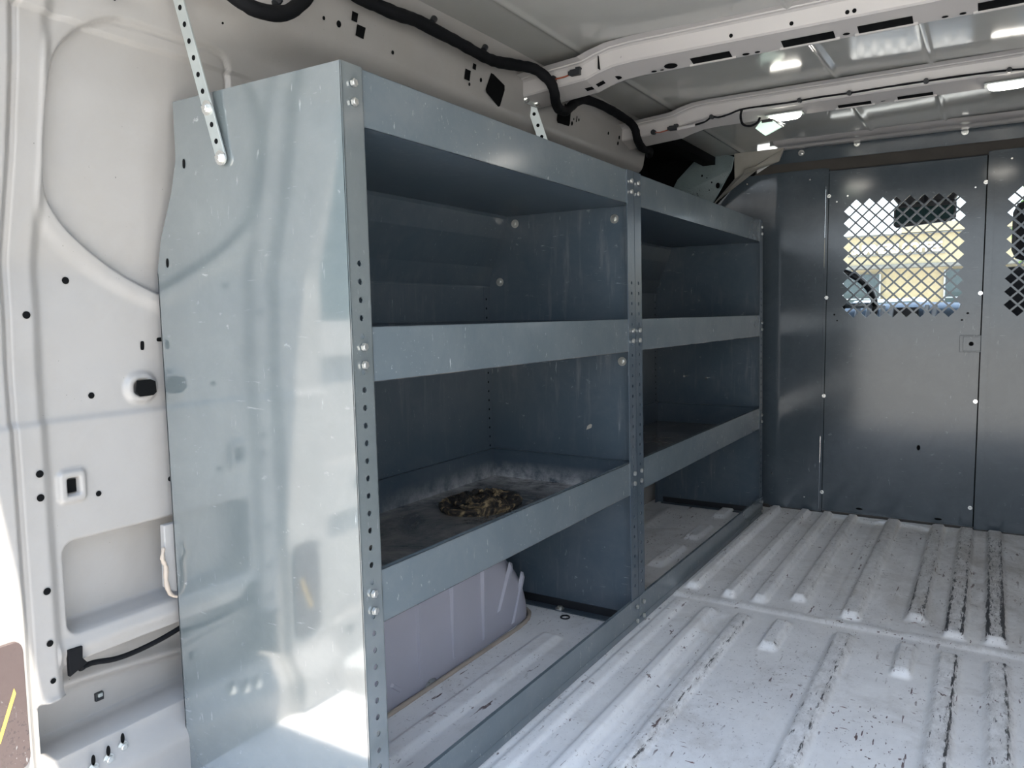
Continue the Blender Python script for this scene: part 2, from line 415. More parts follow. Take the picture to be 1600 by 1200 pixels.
HOLES = [(-.142,.839,.0055),(-.206,.788,.0055),(-.111,.663,.005),(-.203,.558,.0055),(-.204,.523,.0055),(-.204,.383,.0055),(-.205,.304,.005),(-.204,.246,.0042),
         (.012,.509,.0045),(-.112,.509,.0045),(.078,1.255,.002),(.257,1.308,.0035),(.294,1.309,.006),(.444,1.3,.004),(.75,1.321,.005),(.708,1.302,.004),
         (1.155,1.352,.004),(1.215,1.327,.003),(1.245,1.331,.004),(1.208,1.314,.006),(1.444,1.331,.005),(1.525,1.333,.006),(1.522,1.315,.006),(-.10,1.235,.002)]
HPOLY = [[(.323,1.340),(.339,1.340),(.338,1.324),(.323,1.324)], [(.339,1.322),(.362,1.322),(.359,1.301),(.337,1.302)],
         [(.685,1.330),(.706,1.330),(.706,1.308),(.685,1.308)], [(.711,1.348),(.724,1.348),(.724,1.336),(.711,1.336)],
         [(.785,1.345),(.795,1.345),(.848,1.332),(.851,1.322),(.840,1.283),(.833,1.280),(.776,1.300),(.772,1.306)],
         [(1.123,1.345),(1.185,1.347),(1.191,1.340),(1.195,1.31),(1.190,1.303),(1.125,1.300),(1.119,1.306),(1.118,1.339)],
         [(1.227,1.338),(1.232,1.338),(1.232,1.322),(1.227,1.322)]]
def build_wall():
    ys = np.concatenate([np.arange(YR, .2, .0025), np.linspace(.2, YB+.03, 160)])
    zs = np.concatenate([np.arange(-.02, 1.41, .0028), [1.41]])
    Y, Z = np.meshgrid(ys, zs); X = wall_x(Y, Z)
    nz, ny = Y.shape
    vs = np.stack([X, Y, Z], -1).reshape(-1, 3); idx = np.arange(ny*nz).reshape(nz, ny)
    fs = np.stack([idx[:-1, :-1], idx[:-1, 1:], idx[1:, 1:], idx[1:, :-1]], -1).reshape(-1, 4)
    mb = MB()
    cy = vs[fs[:, 0], 1]; cz = vs[fs[:, 0], 2]
    fs = fs[~((cy > 1.74) & (cz > 1.13))]
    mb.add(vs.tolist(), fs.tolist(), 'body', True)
    for y, z, r in HOLES:
        c, n = wall_pt(y, z); mb.disc(c, n, r, 'hole', 16)
    for y, z, a, b in ((-.023,.737,.0035,.0075),(.011,.746,.0085,.0035)):
        P = []
        for i in range(20):
            t = 2*PI*i/20; dy = a*math.copysign(abs(math.cos(t))**.5, math.cos(t)); dz = b*math.copysign(abs(math.sin(t))**.6, math.sin(t))
            P.append(wall_pt(y+dy, z+dz)[0])
        mb.add(P, [tuple(range(20))], 'hole')
    for poly in HPOLY: mb.add([wall_pt(y, z, .0022)[0] for y, z in poly], [tuple(range(len(poly)))], 'hole')
    for poly in ([(-.047,.664),(-.044,.681),(-.020,.682),(-.011,.678),(-.010,.660),(-.016,.655),(-.040,.655)], [(-.161,.519),(-.161,.539),(-.143,.539),(-.143,.519)]):
        P = [wall_pt(y, z)[0] for y, z in poly]; x = min(p.x for p in P)
        mb.add([(x+.006, p.y, p.z) for p in P], [tuple(range(len(P)))], 'hole')
    # outer skin edge so the wall is never see-through from the side
    mb.box((XL-.16, YR, -.05), (XL-.12, YB, 1.44), 'body')
    mb.box((XL-.16, YR-.001, -.05), (XL+.02, YR+.004, 1.44), 'pillar')
    return struct(mb.build('wall_left'))
build_wall()

# right wall, plain pressed panel (outside the frame, seen only in reflections)
def build_right():
    mb = MB(); rows = []
    for y in (YR, .2, .9, 1.6, YB+.03):
        rows.append([(2*XC-x+.02, y, z) for z, x in zip(PZ, PX)])
    mb.loft(rows, 'white', smooth=False)
    for y0, y1 in ((-.2, .3), (.45, 1.1), (1.25, 2.1)):
        mb.box((XR-.02, y0, .62), (XR+.01, y1, .64), 'body'); mb.box((XR-.02, y0, 1.1), (XR-.01, y1, 1.12), 'body')
    mb.box((XR+.08, YR, -.05), (XR+.1, YB, 1.44), 'body')
    struct(mb.build('wall_right'))
build_right()

# ceiling skin with shallow stiffening beads
def build_ceiling():
    xs = np.concatenate([np.arange(-.27, 1.18, .006), [1.18]]); ys = np.arange(YR, YB+.05, .02)
    X, Y = np.meshgrid(xs, ys)
    Z = ZC+.004-.0*X
    for x in (-.13, .35, .575, 1.03): Z = Z-.005*np.exp(-((X-x)/.007)**2)
    Z = Z+.0035*np.sin(X*4.1+.5)*np.sin(Y*5.3)
    idx = np.arange(X.size).reshape(X.shape)
    fs = np.stack([idx[:-1, :-1], idx[1:, :-1], idx[1:, 1:], idx[:-1, 1:]], -1).reshape(-1, 4)
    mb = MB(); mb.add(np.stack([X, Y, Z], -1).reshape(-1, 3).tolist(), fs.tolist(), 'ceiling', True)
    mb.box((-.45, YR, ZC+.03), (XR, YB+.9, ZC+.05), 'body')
    struct(mb.build('ceiling'))
    # rear header over the cargo doors
    mb = MB(); mb.box((-.45, YR-.03, 1.36), (XR, YR+.05, 1.44), 'body'); struct(mb.build('trim_4', bevel=.008))
build_ceiling()

def droop(x):
    a = max(0, -x); b = max(0, x-.905)
    return -.14*min(a, .12)**2/.12*1.0-.075*max(0, a-.06)-.14*b
def roof_bow(name, y0, slots, width=.105):
    """inverted hat-section bow across the roof, its rear face towards the doors"""
    mb = MB(); rows = []
    prof = [(-.040, ZC+.0015), (-.016, ZC-.001), (-.0145, ZC-.0035), (-.008, ZC-.0045), (-.004, ZC-.008), (.004, ZC-.036), (.008, ZC-.040), (.012, ZC-.0405), (.074, ZC-.0535), (.082, ZC-.052), (.094, ZC-.012), (.102, ZC-.002), (.125, ZC+.001)]
    xs = [-.31, -.27, -.24, -.21, -.18, -.15, -.12, -.09, -.05, 0, .1, .2, .3, .4525, .6, .7, .8, .9, 1.0, 1.1, 1.15, 1.2]
    for x in xs:
        d = droop(x); rows.append([(x, y0+a, z+d) for a, z in prof])
    mb.loft(rows, 'beam', flip=True, smooth=False)
    zb = ZC-.0526
    zf = lambda a: ZC-.0405-.013*(a-.012)/.062-.0006
    for x0, x1, ya, yb in slots:
        d = droop((x0+x1)/2)
        P = [(x0, y0+ya), (x1, y0+ya), (x1, y0+yb), (x0, y0+yb)]
        mb.add([(a, b, zf(b-y0)+d-.0004) for a, b in P], [(3, 2, 1, 0)], 'hole')
        mb.box((x0-.008, y0+yb, zf(yb)+d-.004), (x1+.008, y0+yb+.004, zf(yb)+d+.001), 'beam')
    return mb, zb
ba, zb = roof_bow('trim_1', .935, [(.125,.215,.040,.066),(.325,.430,.040,.068),(.475,.575,.040,.068),(.685,.785,.040,.068)])
for x, y, z in ((-.03,.939,1.374),(.23,.939,1.371),(.355,.939,1.371),(.462,.939,1.371),(.475,.939,1.371),(.60,.939,1.371),(.72,.939,1.371)):
    ba.disc((x, .9375-.0018+(1.392-z-droop(x))*0, z+.0), (0, -1, -.28), .0042, 'hole')
for x, y, r, r2 in ((.075,.99,.016,.012),(-.06,.99,.012,.009),(.03,1.0,.007,.004),(.05,1.0,.005,.003),(.245,1.0,.008,.005),(.27,1.0,.006,.004),(.452,.995,.007,.005),(.63,1.0,.006,.004),(.66,1.0,.006,.004)):
    ba.disc((x, y, ZC-.0405-.013*(y-.935-.012)/.062-.0014+droop(x)), (0, -.2, -1), r, 'hole', 16, r2, (1, 0, 0))
for x0, x1 in ((-.14, -.12), (-.11, -.09)):
    ba.add([(x0, .975, zb+.005+droop(x0)), (x1, .975, zb+.005+droop(x1)), (x1, .990, zb+.002+droop(x1)), (x0, .990, zb+.002+droop(x0))], [(3, 2, 1, 0)], 'hole')
ba.box((-.0812, .926, ZC-.046), (-.0804, .942, ZC-.016), 'hole')
struct(ba.build('trim_1'))
bb, zb = roof_bow('trim_2', 1.545, [(.34,.425,.048,.066),(.49,.575,.048,.066)])
bb.disc((.455, 1.60, zb-.0006), (0, 0, -1), .006, 'hole', 12, .004, (1, 0, 0))
struct(bb.build('trim_2'))
# front bow where the roof skin meets the steel partition
mb = MB(); rows = []
for x in (.02, .05, .12, .2, .29, .31, .33, .45, .58, .60, .62, .7, .78, .9, 1.05, 1.15):
    w = .006*math.exp(-((x-.31)/.02)**2)-.0+.006*math.exp(-((x-.60)/.02)**2)
    d = droop(x+.02)*.9
    rows.append([(x, 2.20-w, ZC+.002+d), (x, 2.215-w, ZC-.006+d), (x, 2.25-w, ZC-.010+d), (x, 2.262-w, ZC-.002+d), (x, 2.275-w, ZC-.012+d), (x, 2.305, ZC-.016+d), (x, 2.315, ZC-.004+d), (x, 2.34, ZC+.002)])
mb.loft(rows, 'beam', flip=True); struct(mb.build('trim_3'))

# ---------------- steel partition
def plate_poly(mb, poly, y, mat, t=.003): mb.prism([(x, y, z) for x, z in poly], (0, t, 0), mat)
def diamonds(mb, x0, z0, nx, nz, p, y, mat, strand=.0062, t=.0025):
    """perforated window: whole diamonds, nx across, nz rows of tips; borders stay solid"""
    hp = p/2; k = 1-strand/(hp*math.sqrt(2))*1.0
    def cell(cx, cz, hole):
        O = [(cx-hp, cz), (cx, cz-hp), (cx+hp, cz), (cx, cz+hp)]
        if not hole:
            return
        I = [(cx+(a-cx)*k, cz+(b-cz)*k) for a, b in O]
        vs = []
        for yy in (y, y+t): vs += [(a, yy, b) for a, b in O]+[(a, yy, b) for a, b in I]
        fs = []
        for i in range(4):
            j = (i+1) % 4
            fs += [(i, j, 4+j, 4+i), (8+i, 12+i, 12+j, 8+j), (4+i, 4+j, 12+j, 12+i)]
        mb.add(vs, fs, mat)
    for r in range(nz):
        odd = r % 2
        cz = z0+hp*(r+1)
        n = nx if odd else nx-1
        for i in range(n): cell(x0+hp*(1+(0 if odd else 1))+p*i, cz, True)
    # solid triangles round the border
    W = p*nx; Hh = hp*(nz+1)
    def tri(a, b, c):
        mb.add([(q[0], yy, q[1]) for yy in (y, y+t) for q in (a, b, c)], [(0, 1, 2), (5, 4, 3), (0, 3, 4, 1), (1, 4, 5, 2), (2, 5, 3, 0)], mat)
    rows = list(range(nz))
    for side in (0, 1):
        X = x0 if side == 0 else x0+W; s = 1 if side == 0 else -1
        for r in rows:
            if r % 2 == 0: # gaps between odd-row tips at the side edge
                cz = z0+hp*(r+1)
                tri((X, cz-hp), (X+s*hp, cz), (X, cz+hp))
    for side in (0, 1):
        Z = z0 if side == 0 else z0+Hh; s = 1 if side == 0 else -1
        for i in range(nx):
            cx = x0+hp+p*i
            tri((cx-hp, Z), (cx+hp, Z), (cx, Z+s*hp))
    return W, Hh
def ring_plate(mb, X0, X1, Z0, Z1, hx0, hx1, hz0, hz1, y, mat, t=.0025):
    for a, b, c, d in ((X0, hx0, Z0, Z1), (hx1, X1, Z0, Z1), (hx0, hx1, Z0, hz0), (hx0, hx1, hz1, Z1)):
        mb.box((a, y, c), (b, y+t, d), mat)
PM = .0440
wf = MB()
# left panel, curved in at its outer edge
rows = []
for x, y in ((-.30, YB+.012), (-.12, YB+.010), (-.02, YB+.006), (.0, YB+.001), (.02, YB-.001), (.04, YB), (.185, YB)):
    zt = 1.308 if x > -.12 else 1.308+(x+.12)*.9
    rows.append([(x, y, .008), (x, y, zt)])
wf.loft(rows, 'bulk', smooth=True, flip=True)
wf.box((-.45, YB+.03, .0), (-.28, YB+.035, 1.20), 'hole')
# header above and dark seal between
wf.add([(-.02, YB-.01, 1.338), (-.02, YB-.01, 1.398), (1.36, YB-.01, 1.41), (1.36, YB-.01, 1.338)], [(0, 3, 2, 1)], 'bulk')
wf.add([(-.10, YB+.012, 1.30), (-.02, YB+.012, 1.345), (1.36, YB+.012, 1.345), (1.36, YB+.012, 1.30)], [(0, 3, 2, 1)], 'darkgap')
# right panel with its own window
ring_plate(wf, .715, 1.40, .008, 1.308, .756, .756+9*PM, .747, .747+10*PM, YB, 'bulk')
diamonds(wf, .756, .747, 9, 19, PM, YB, 'bulk')
wf.box((.700, YB-.012, .01), (.722, YB, 1.305), 'bulk')
wf.box((.186, YB-.004, .008), (.1955, YB+.001, 1.305), 'bulk')
wf.box((.1955, YB-.0045, .008), (.1975, YB-.003, 1.30), 'hole')
wf.box((-.30, YB+.002, -.004), (1.38, YB+.02, .012), 'darkgap')
wfo = struct(wf.build('wall_front'))
for x, z in ((.097, 1.371), (.29, 1.382), (.628, 1.378)):
    mb = MB(); mb.bolt((x, YB-.011, z), (0, -1, 0), .0055, 'chrome', .011); mb.build('bolt', wfo)
for x, z in ((.129, 1.270), (.766, 1.275), (-.105, 1.277), (.007, .139), (.132, .058)):
    mb = MB(); mb.cyl((x, YB+.002, z), (x, YB-.005, z), .005, 'chrome', 10, .003); mb.build('rivet', wfo)

dm = MB()
ring_plate(dm, .1965, .699, .016, 1.293, .247, .247+9*PM, .747, .747+10*PM, YB-.003, 'bulk')
diamonds(dm, .247, .747, 9, 19, PM, YB-.003, 'bulk')
dm.box((.1965, YB-.006, 1.287), (.699, YB-.002, 1.293), 'bulk')
dm.box((.6960, YB-.0064, .016), (.7004, YB-.002, 1.293), 'hole')
dm.box((.1965, YB-.006, .0155), (.699, YB-.003, .020), 'bulk')
for x, z, a, b in ((.226,.764,.0035,.0035),(.236,.742,.003,.003),(.657,.764,.0045,.0035),(.640,.741,.0035,.003),(.520,.283,.006,.010),(.33,.035,.012,.004),(.59,.03,.012,.004)):
    dm.disc((x, YB-.0062 if z > .1 else YB-.0065, z), (0, -1, 0), a, 'hole', 14, b, (1, 0, 0))
door = struct(dm.build('door_1'))
mb = MB(); mb.box((.636, YB-.016, .630), (.700, YB-.004, .688), 'bulk'); mb.box((.646, YB-.020, .634), (.699, YB-.015, .684), 'bulk')
mb.disc((.671, YB-.0205, .659), (0, -1, 0), .0075, 'hole'); mb.build('latch_plate', door, .001)
for x, z in ((.198, 1.203), (.197, .828), (.196, .457), (.197, .085), (.695, 1.204), (.692, .832), (.690, .459), (.687, .083)):
    mb = MB(); mb.cyl((x, YB-.005, z), (x, YB-.008, z), .007, 'chrome', 12); mb.cyl((x, YB-.008, z), (x, YB-.015, z), .004, 'chrome', 8, .0028); mb.build('screw', door)
for x, z in ((.262, 1.198), (.225, 1.18), (.665, 1.19)):
    mb = MB(); mb.disc((x, YB-.0062, z), (0, -1, 0), .003, 'chrome', 10); mb.build('rivet', door)

# ---------------- shelving units
def S(p): return (p[0]-LEAN*p[2], p[1], p[2])
BACK = [(-.424, .0), (-.424, .855), (-.41, .907), (-.375, .98), (-.359, 1.03), (-.358, H)]
PITCH = .0249
def back_x(z): return float(np.interp(z, [p[1] for p in BACK], [p[0] for p in BACK]))
def shear(o):
    for v in o.data.vertices: v.co.x -= LEAN*v.co.z
    return o
def flange_strip(mb, y0, y1, z0, z1, holes, r, x, mat, inward=-.0015):
    """perforated strip in the plane x, with real round holes"""
    yc = (y0+y1)/2; cuts = []; hs = sorted(holes)
    seg = 16; prev = z0
    def quad(a, b):
        if b-a > 1e-5: mb.add([(x, y0, a), (x, y1, a), (x, y1, b), (x, y0, b)], [(0, 1, 2, 3)], mat)
    for h in hs:
        a, b = h-.010, h+.010
        quad(prev, a); prev = b
        outer = []; inner = []; deep = []
        for i in range(seg):
            t = 2*PI*i/seg; cx, sx = math.cos(t), math.sin(t)
            inner.append((x, yc+cx*r, h+sx*r)); deep.append((x+inward, yc+cx*r, h+sx*r))
            k = min((y1-y0)/2/max(abs(cx), 1e-6), .010/max(abs(sx), 1e-6))
            outer.append((x, yc+cx*k, h+sx*k))
        # corners are exact because 16 segments do not hit them: patch with corner fans
        vs = outer+inner+deep; fs = []
        for i in range(seg):
            j = (i+1) % seg
            fs += [(i, j, seg+j, seg+i), (seg+i, seg+j, 2*seg+j, 2*seg+i)]
        mb.add(vs, fs, mat)
        for sy, sz in ((1, 1), (-1, 1), (-1, -1), (1, -1)):
            base = math.atan2(sz*.010, sy*(y1-y0)/2) % (2*PI); i = int(base/(2*PI/seg)) % seg
            p, q = outer[i], outer[(i+1) % seg]
            cor = (x, yc+sy*(y1-y0)/2, h+sz*.010)
            mb.add([p, cor, q], [(0, 1, 2)], mat)
    quad(prev, z1)
def end_panel(parent, y, sgn, mat, holes, g=.041, label=None):
    """side sheet with its folded perforated front flange, back flange and foot flange; sgn = side the flanges turn to"""
    mb = MB(); t = .0015
    prof = [(0, 0), (0, H)]+[(x, z) for x, z in BACK[::-1]]
    ya, yb = (y, y+sgn*t)
    k = len(prof)
    for yy, rev in ((ya, False), (yb, True)):
        vs = [(x, yy, z) for x, z in prof]
        mb.add(vs, [tuple(range(k))[::(-1 if rev else 1)]], mat)
    mb.add([(x, yy, z) for yy in (ya, yb) for x, z in prof], [(i, (i+1) % k, (i+1) % k+k, i+k) for i in range(k)], mat)
    lo, hi = sorted((y, y+sgn*g))
    flange_strip(mb, lo, hi, 0, H, holes, .0042, .0012, mat)
    yi = y+sgn*g
    mb.box((-.0012, min(y, y+sgn*.002), 0), (.0012, max(y, y+sgn*.002), H), mat)
    mb.box((-.0012, min(yi, yi-sgn*.0015), 0), (.0012, max(yi, yi-sgn*.0015), H), mat)
    # back flange with its row of holes, foot flange
    lo2, hi2 = sorted((y, y+sgn*.03))
    mb.box((-.4235, lo2, .0), (-.4215, hi2, .855), 'shelf_in')
    for i in range(30):
        z = .10+i*PITCH
        mb.disc((-.4210, (lo2+hi2)/2+sgn*.004, z), (1, 0, 0), .0032, 'hole', 10)
    mb.box((-.40, lo2, .0015), (-.01, hi2, .0035), 'shelf_in'); mb.box((-.40, min(y+sgn*.0016, y+sgn*.004), .0035), (-.01, max(y+sgn*.0016, y+sgn*.004), .024), 'plastic')
    o = mb.build('end_panel', parent, label=label); shear(o)
    return o
def bolt_part(parent, p, n, r=.0058, washer=None, mat='zinc', name='bolt'):
    mb = MB(); mb.bolt(S(p), n, r, mat, washer); return mb.build(name, parent)
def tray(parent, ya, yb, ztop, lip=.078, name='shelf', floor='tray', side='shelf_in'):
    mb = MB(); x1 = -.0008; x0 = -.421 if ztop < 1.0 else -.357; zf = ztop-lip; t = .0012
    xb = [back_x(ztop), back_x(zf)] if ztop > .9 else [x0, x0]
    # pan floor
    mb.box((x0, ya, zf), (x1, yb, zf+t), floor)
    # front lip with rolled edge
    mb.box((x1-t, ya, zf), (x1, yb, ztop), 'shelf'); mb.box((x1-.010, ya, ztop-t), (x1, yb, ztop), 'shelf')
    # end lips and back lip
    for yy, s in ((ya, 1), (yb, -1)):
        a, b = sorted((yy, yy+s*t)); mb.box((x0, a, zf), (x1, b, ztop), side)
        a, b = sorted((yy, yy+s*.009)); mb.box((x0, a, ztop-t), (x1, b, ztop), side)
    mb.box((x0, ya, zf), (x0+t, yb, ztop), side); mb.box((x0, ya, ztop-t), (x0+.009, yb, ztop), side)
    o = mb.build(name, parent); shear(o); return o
def lip_bolts(parent, y, z, n=2):
    for k in range(n): bolt_part(parent, (.0015, y, z+(.0125 if k else -.0125)), (1, 0, 0))
ZM, ZL, LIP = .765, .415, .078
def hole_list(skip, top=.852, bot=.03):
    out = []; z = top
    while z > bot:
        if not any(abs(z-s) < .021 for s in skip): out.append(z)
        z -= PITCH
    return out
def unit(name, ya, yb, label, near_end):
    u = empty(name, (0, (ya+yb)/2, 0)); tag(u, label, 'shelving', 'steel shelving units along the left wall')
    sub = empty; K = []
    class P: pass
    par = u
    zs = [ZM-.039, ZL-.039]
    hl = hole_list(zs, bot=.085)
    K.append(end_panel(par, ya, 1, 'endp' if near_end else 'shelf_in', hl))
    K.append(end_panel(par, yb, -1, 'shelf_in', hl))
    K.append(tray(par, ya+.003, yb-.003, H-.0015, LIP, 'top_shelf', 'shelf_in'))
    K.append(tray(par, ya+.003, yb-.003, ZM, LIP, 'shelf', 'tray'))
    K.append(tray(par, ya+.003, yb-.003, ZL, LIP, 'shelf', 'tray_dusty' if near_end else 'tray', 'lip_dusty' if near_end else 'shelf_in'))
    mb = MB(); a, b = ya+.003, yb-.003
    a, b = ya+.0005, yb-.0005; mb.box((.0016, a, .001), (.0030, b, .071), 'shelf'); mb.box((-.004, a, .0698), (.0016, b, .071), 'shelf'); mb.box((-.03, a, .001), (.0016, b, .0025), 'shelf')
    mb.box((.0030, a, .0160), (.0036, b, .0175), 'shelf')
    K.append(shear(mb.build('kick_rail', par)))
    if True:  # on the farther unit this panel is added to keep its bays dark
        mb = MB(); prof = [(x-.0005, z) for x, z in BACK[1:]]
        pts = [(-.4215, ZL-.078)]+[(x+.002, z) for x, z in BACK[1:]]
        rows = [[(x, yy, z) for x, z in pts] for yy in (ya+.002, yb-.002)]
        mb.loft(rows, 'shelf_in', smooth=False); mb.loft([[(x-.001, y, z) for x, y, z in r] for r in rows], 'shelf_in', smooth=False, flip=True)
        mb.box((-.4225, ya+.002, .853), (-.4195, yb-.002, .857), 'shelf_in')
        K.append(shear(mb.build('back_panel', par)))
    for y in (ya+.0205, yb-.0205):
        for z in (H-.038, ZM-.040, ZL-.040): lip_bolts(par, y, z)
        for z in (.016, .052): bolt_part(par, (.0036, y, z), (1, 0, 0))
    # move the children so that the empty's own origin at the base keeps them in place
    for o in list(bpy.data.objects):
        if o.parent == u: o.location = (-u.location.x, -u.location.y, -u.location.z)
    return u
u1 = unit('shelving_unit', 0, L1-.0006, 'blue-grey steel shelving unit nearest the rear doors, tall plain end panel facing the rear', True)
u2 = unit('shelving_unit', L1+.0006, LT, 'blue-grey steel shelving unit farther in, between the nearer unit and the bulkhead', False)
def attach(o, u): o.parent = u; o.location = tuple(-a for a in u.location); return o
# scratched bare-metal edges and faint dust ring where things stood
for x, z in ((-.063, 1.009), (-.043, .661), (-.348, 1.018), (-.398, .867)):
    o = bolt_part(None, (x+LEAN*z, L1-.003, z), (0, -1, 0), .0055, .011); attach(o, u1)
attach(bolt_part(None, (-.215, L1-.018, .0035), (0, 0, 1), .007, .012), u1)
for x, z in ((-.300, .528), (-.212, .523)):
    mb = MB(); mb.cyl((x, LT-.002, z), (x, LT-.035, z), .0026, 'chrome', 8); mb.cyl((x, LT-.035, z), (x, LT-.040, z), .0048, 'chrome', 10); o = mb.build('screw'); attach(o, u2)
for x, z in ((-.365, 1.035), (-.373, 1.03)):
    pass
for x, z in ((-.352, 1.021), (-.407, .870)):
    mb = MB()
    P = [(x+.0035*math.cos(t), -.0006, z+.0075*math.copysign(abs(math.sin(t))**.6, math.sin(t))) for t in [2*PI*i/20 for i in range(20)]]
    mb.add(P, [tuple(range(20))], 'hole'); attach(mb.build('slot'), u1)
# loose chip of debris stuck on the divider
mb = MB(); mb.prism([(-.142, L1-.004, .484), (-.128, L1-.004, .490), (-.126, L1-.004, .498), (-.131, L1-.004, .500), (-.139, L1-.004, .494)], (0, .003, 0), 'beige')
tag(recenter(mb.build('paint_chip', bevel=.0005), (-.134, L1-.003, .49)), 'small cream flake stuck to the divider above the lower shelf', 'debris')

# perforated galvanised support straps
def strap(name, a, b, w, n, first, bolts, normal, label, pitch=None):
    a = Vector(a); b = Vector(b); d = (b-a); L = d.length; d.normalize(); n_ = Vector(normal); n_ = (n_-d*n_.dot(d)).normalized(); s = d.cross(n_)
    root = empty(name, a); tag(root, label, 'bracket')
    mb = MB(); t = .003
    pts = []
    for i in range(9):
        q = PI/2+PI*i/8; pts.append(-d*0+ (d*math.cos(q)+s*math.sin(q))*w/2)
    for i in range(9):
        q = -PI/2+PI*i/8; pts.append(d*L+(d*math.cos(q)+s*math.sin(q))*w/2)
    mb.prism([p for p in pts], n_*t, 'galv')
    q = first
    hl = []
    while q < L:
        hl.append(q); q += (pitch or .025)
    for q in hl:
        if any(abs(q-x) < .006 for x in bolts): continue
        mb.cyl(d*q+n_*(t-.0005), d*q+n_*(t+.0002), w*.19, 'hole', 14)
    mb.build('strap', root, .0006)
    for x in bolts:
        m2 = MB(); m2.bolt(d*x+n_*t, n_, .0065, 'chrome', .011); m2.build('bolt', root)
    return root
strap('support_strap', (-.256, -.0035, 1.018), (-.345, -.03, 1.375), .021, 0, .0, (0, .0765), (0, -1, 0), 'perforated galvanised strap bolted to the top of the near end panel', .0255)
p1, n1 = wall_pt(.93, 1.317, .004)
strap('support_strap', (-.300, .985, 1.322), (-.240, 1.03, 1.10), .024, 0, .03, (0,), (.3, -1, .1), 'short perforated strap tying the top shelf to the roof rail', .03)
pr = strap('strap_plate', (-.297, .955, 1.325), (-.285, .99, 1.320), .024, 0, .4, (0, .036), (1, -.3, 0), 'small oval metal plate with two bolts on the roof rail', .5)

# ---------------- wheel arch in the first bay
def wheel_arch():
    mb = MB(); yc = .465; a = .462; b = .29; xf = -.262; r = .075; n = 40; rows = []
    def ring(x, k):
        return [(x, yc+(a-k)*math.cos(t), (b-k)*math.sin(t)-.001) for t in [PI*i/n for i in range(n+1)]]
    rows.append(ring(XL+.0, 0))
    for i in range(9):
        q = PI/2*i/8; rows.append(ring(xf-r+r*math.sin(q), r*(1-math.cos(q))))
    last = rows[-1]
    for k in (.9, .7, .4, .05):
        rows.append([(xf+.006*(1-k), yc+(y-yc)*k, z*k) for x, y, z in last])
    mb.loft(rows, 'arch', flip=False)
    def bar(p, q, w=.014, h=.008):
        p = Vector(p); q = Vector(q); d = (q-p).normalized(); s = Vector((1, 0, 0)).cross(d)*w/2; X = Vector((h, 0, 0)); e = d*.012
        k = .55
        B = [p-s, p+s, q+s, q-s]; T = [p-s*k+e+X, p+s*k+e+X, q+s*k-e+X, q-s*k-e+X]
        mb.add(B+T, [(4, 5, 6, 7), (0, 1, 5, 4), (1, 2, 6, 5), (2, 3, 7, 6), (3, 0, 4, 7)], 'arch')
    for y in (.31, .432, .551, .672): bar((xf-.001, y, .012+.01*(y < .4)), (xf+.001, y, .20), .016)
    bar((xf-.001, .735, .055), (xf-.001, .800, .168), .016); bar((xf-.001, .800, .004), (xf-.006, .862, .125), .014)
    bar((xf-.001, .335, .055), (xf-.001, .375, .022), .012)
    o = struct(mb.build('trim_5'))
    mb = MB(); mb.tube([(-.246, .05, .002), (-.246, .3, .002), (-.246, .72, .002), (-.248, .82, .002), (-.262, .885, .002), (-.30, .925, .002), (-.40, .95, .002)], .0055, 'sealant', 8, .15)
    mb.build('sealant_bead', o)
wheel_arch()

# dirty crumpled ring on the lower shelf
def rag():
    mb = MB(); cz = ZL-LIP+.0015; cx, cy = -.262-LEAN*cz, .680; seg = 72; rows = []
    pr_ = [(1.0, .0), (.985, .007), (.93, .013), (.85, .012), (.78, .007), (.70, .010), (.58, .020), (.42, .024), (.25, .017), (.1, .012), (.001, .012)]
    random.seed(3)
    ph = [random.uniform(0, 6.28) for _ in range(8)]
    for r, z in pr_:
        row = []
        for i in range(seg):
            t = 2*PI*i/seg
            n1 = math.sin(3*t+ph[0]+r*3)*.5+math.sin(7*t+ph[1]-r*9)*.35+math.sin(13*t+ph[2]+r*15)*.25+math.sin(23*t+ph[3]+r*22)*.16
            R = r*(1+.035*n1*(r > .2)); zz = z*(1+.55*n1*(.15 < r < .95)) if z > 0 else 0
            row.append((cx+R*.086*math.cos(t), cy+R*.112*math.sin(t), cz+max(0, zz*.9)))
        rows.append(row)
    mb.loft(rows, 'rag', closed=True)
    # folds
    for a0, a1, r0, h in ((.3, 2.6, .60, .018), (2.9, 4.9, .52, .021), (1.2, 3.4, .36, .024), (4.2, 6.2, .66, .014)):
        P = []
        for i in range(9):
            t = a0+(a1-a0)*i/8; P.append((cx+.086*r0*math.cos(t), cy+.112*r0*math.sin(t), cz+h+.003*math.sin(i*1.7)))
        mb.tube(P, .0052, 'rag', 8, .35, 4)
    P = [(cx+.083*math.cos(t), cy+.108*math.sin(t), cz+.0075) for t in [2*PI*i/30 for i in range(31)]]
    mb.tube(P, .0062, 'rag', 8, .2, 2)
    o = recenter(mb.build('dirty_rag'), (cx, cy, cz)); tag(o, 'flattened ring of dirty brown crumpled cloth on the lower shelf', 'rag')
rag()

# washer on the floor beside the wheel arch
mb = MB(); mb.tube([(-.178+.011*math.cos(t), .925+.011*math.sin(t), .0015) for t in [2*PI*i/20 for i in range(21)]], .0022, 'plastic', 8, 0, 2)
tag(recenter(mb.build('rubber_grommet'), (-.178, .925, 0)), 'thin black rubber ring on the floor beside the wheel arch', 'grommet')

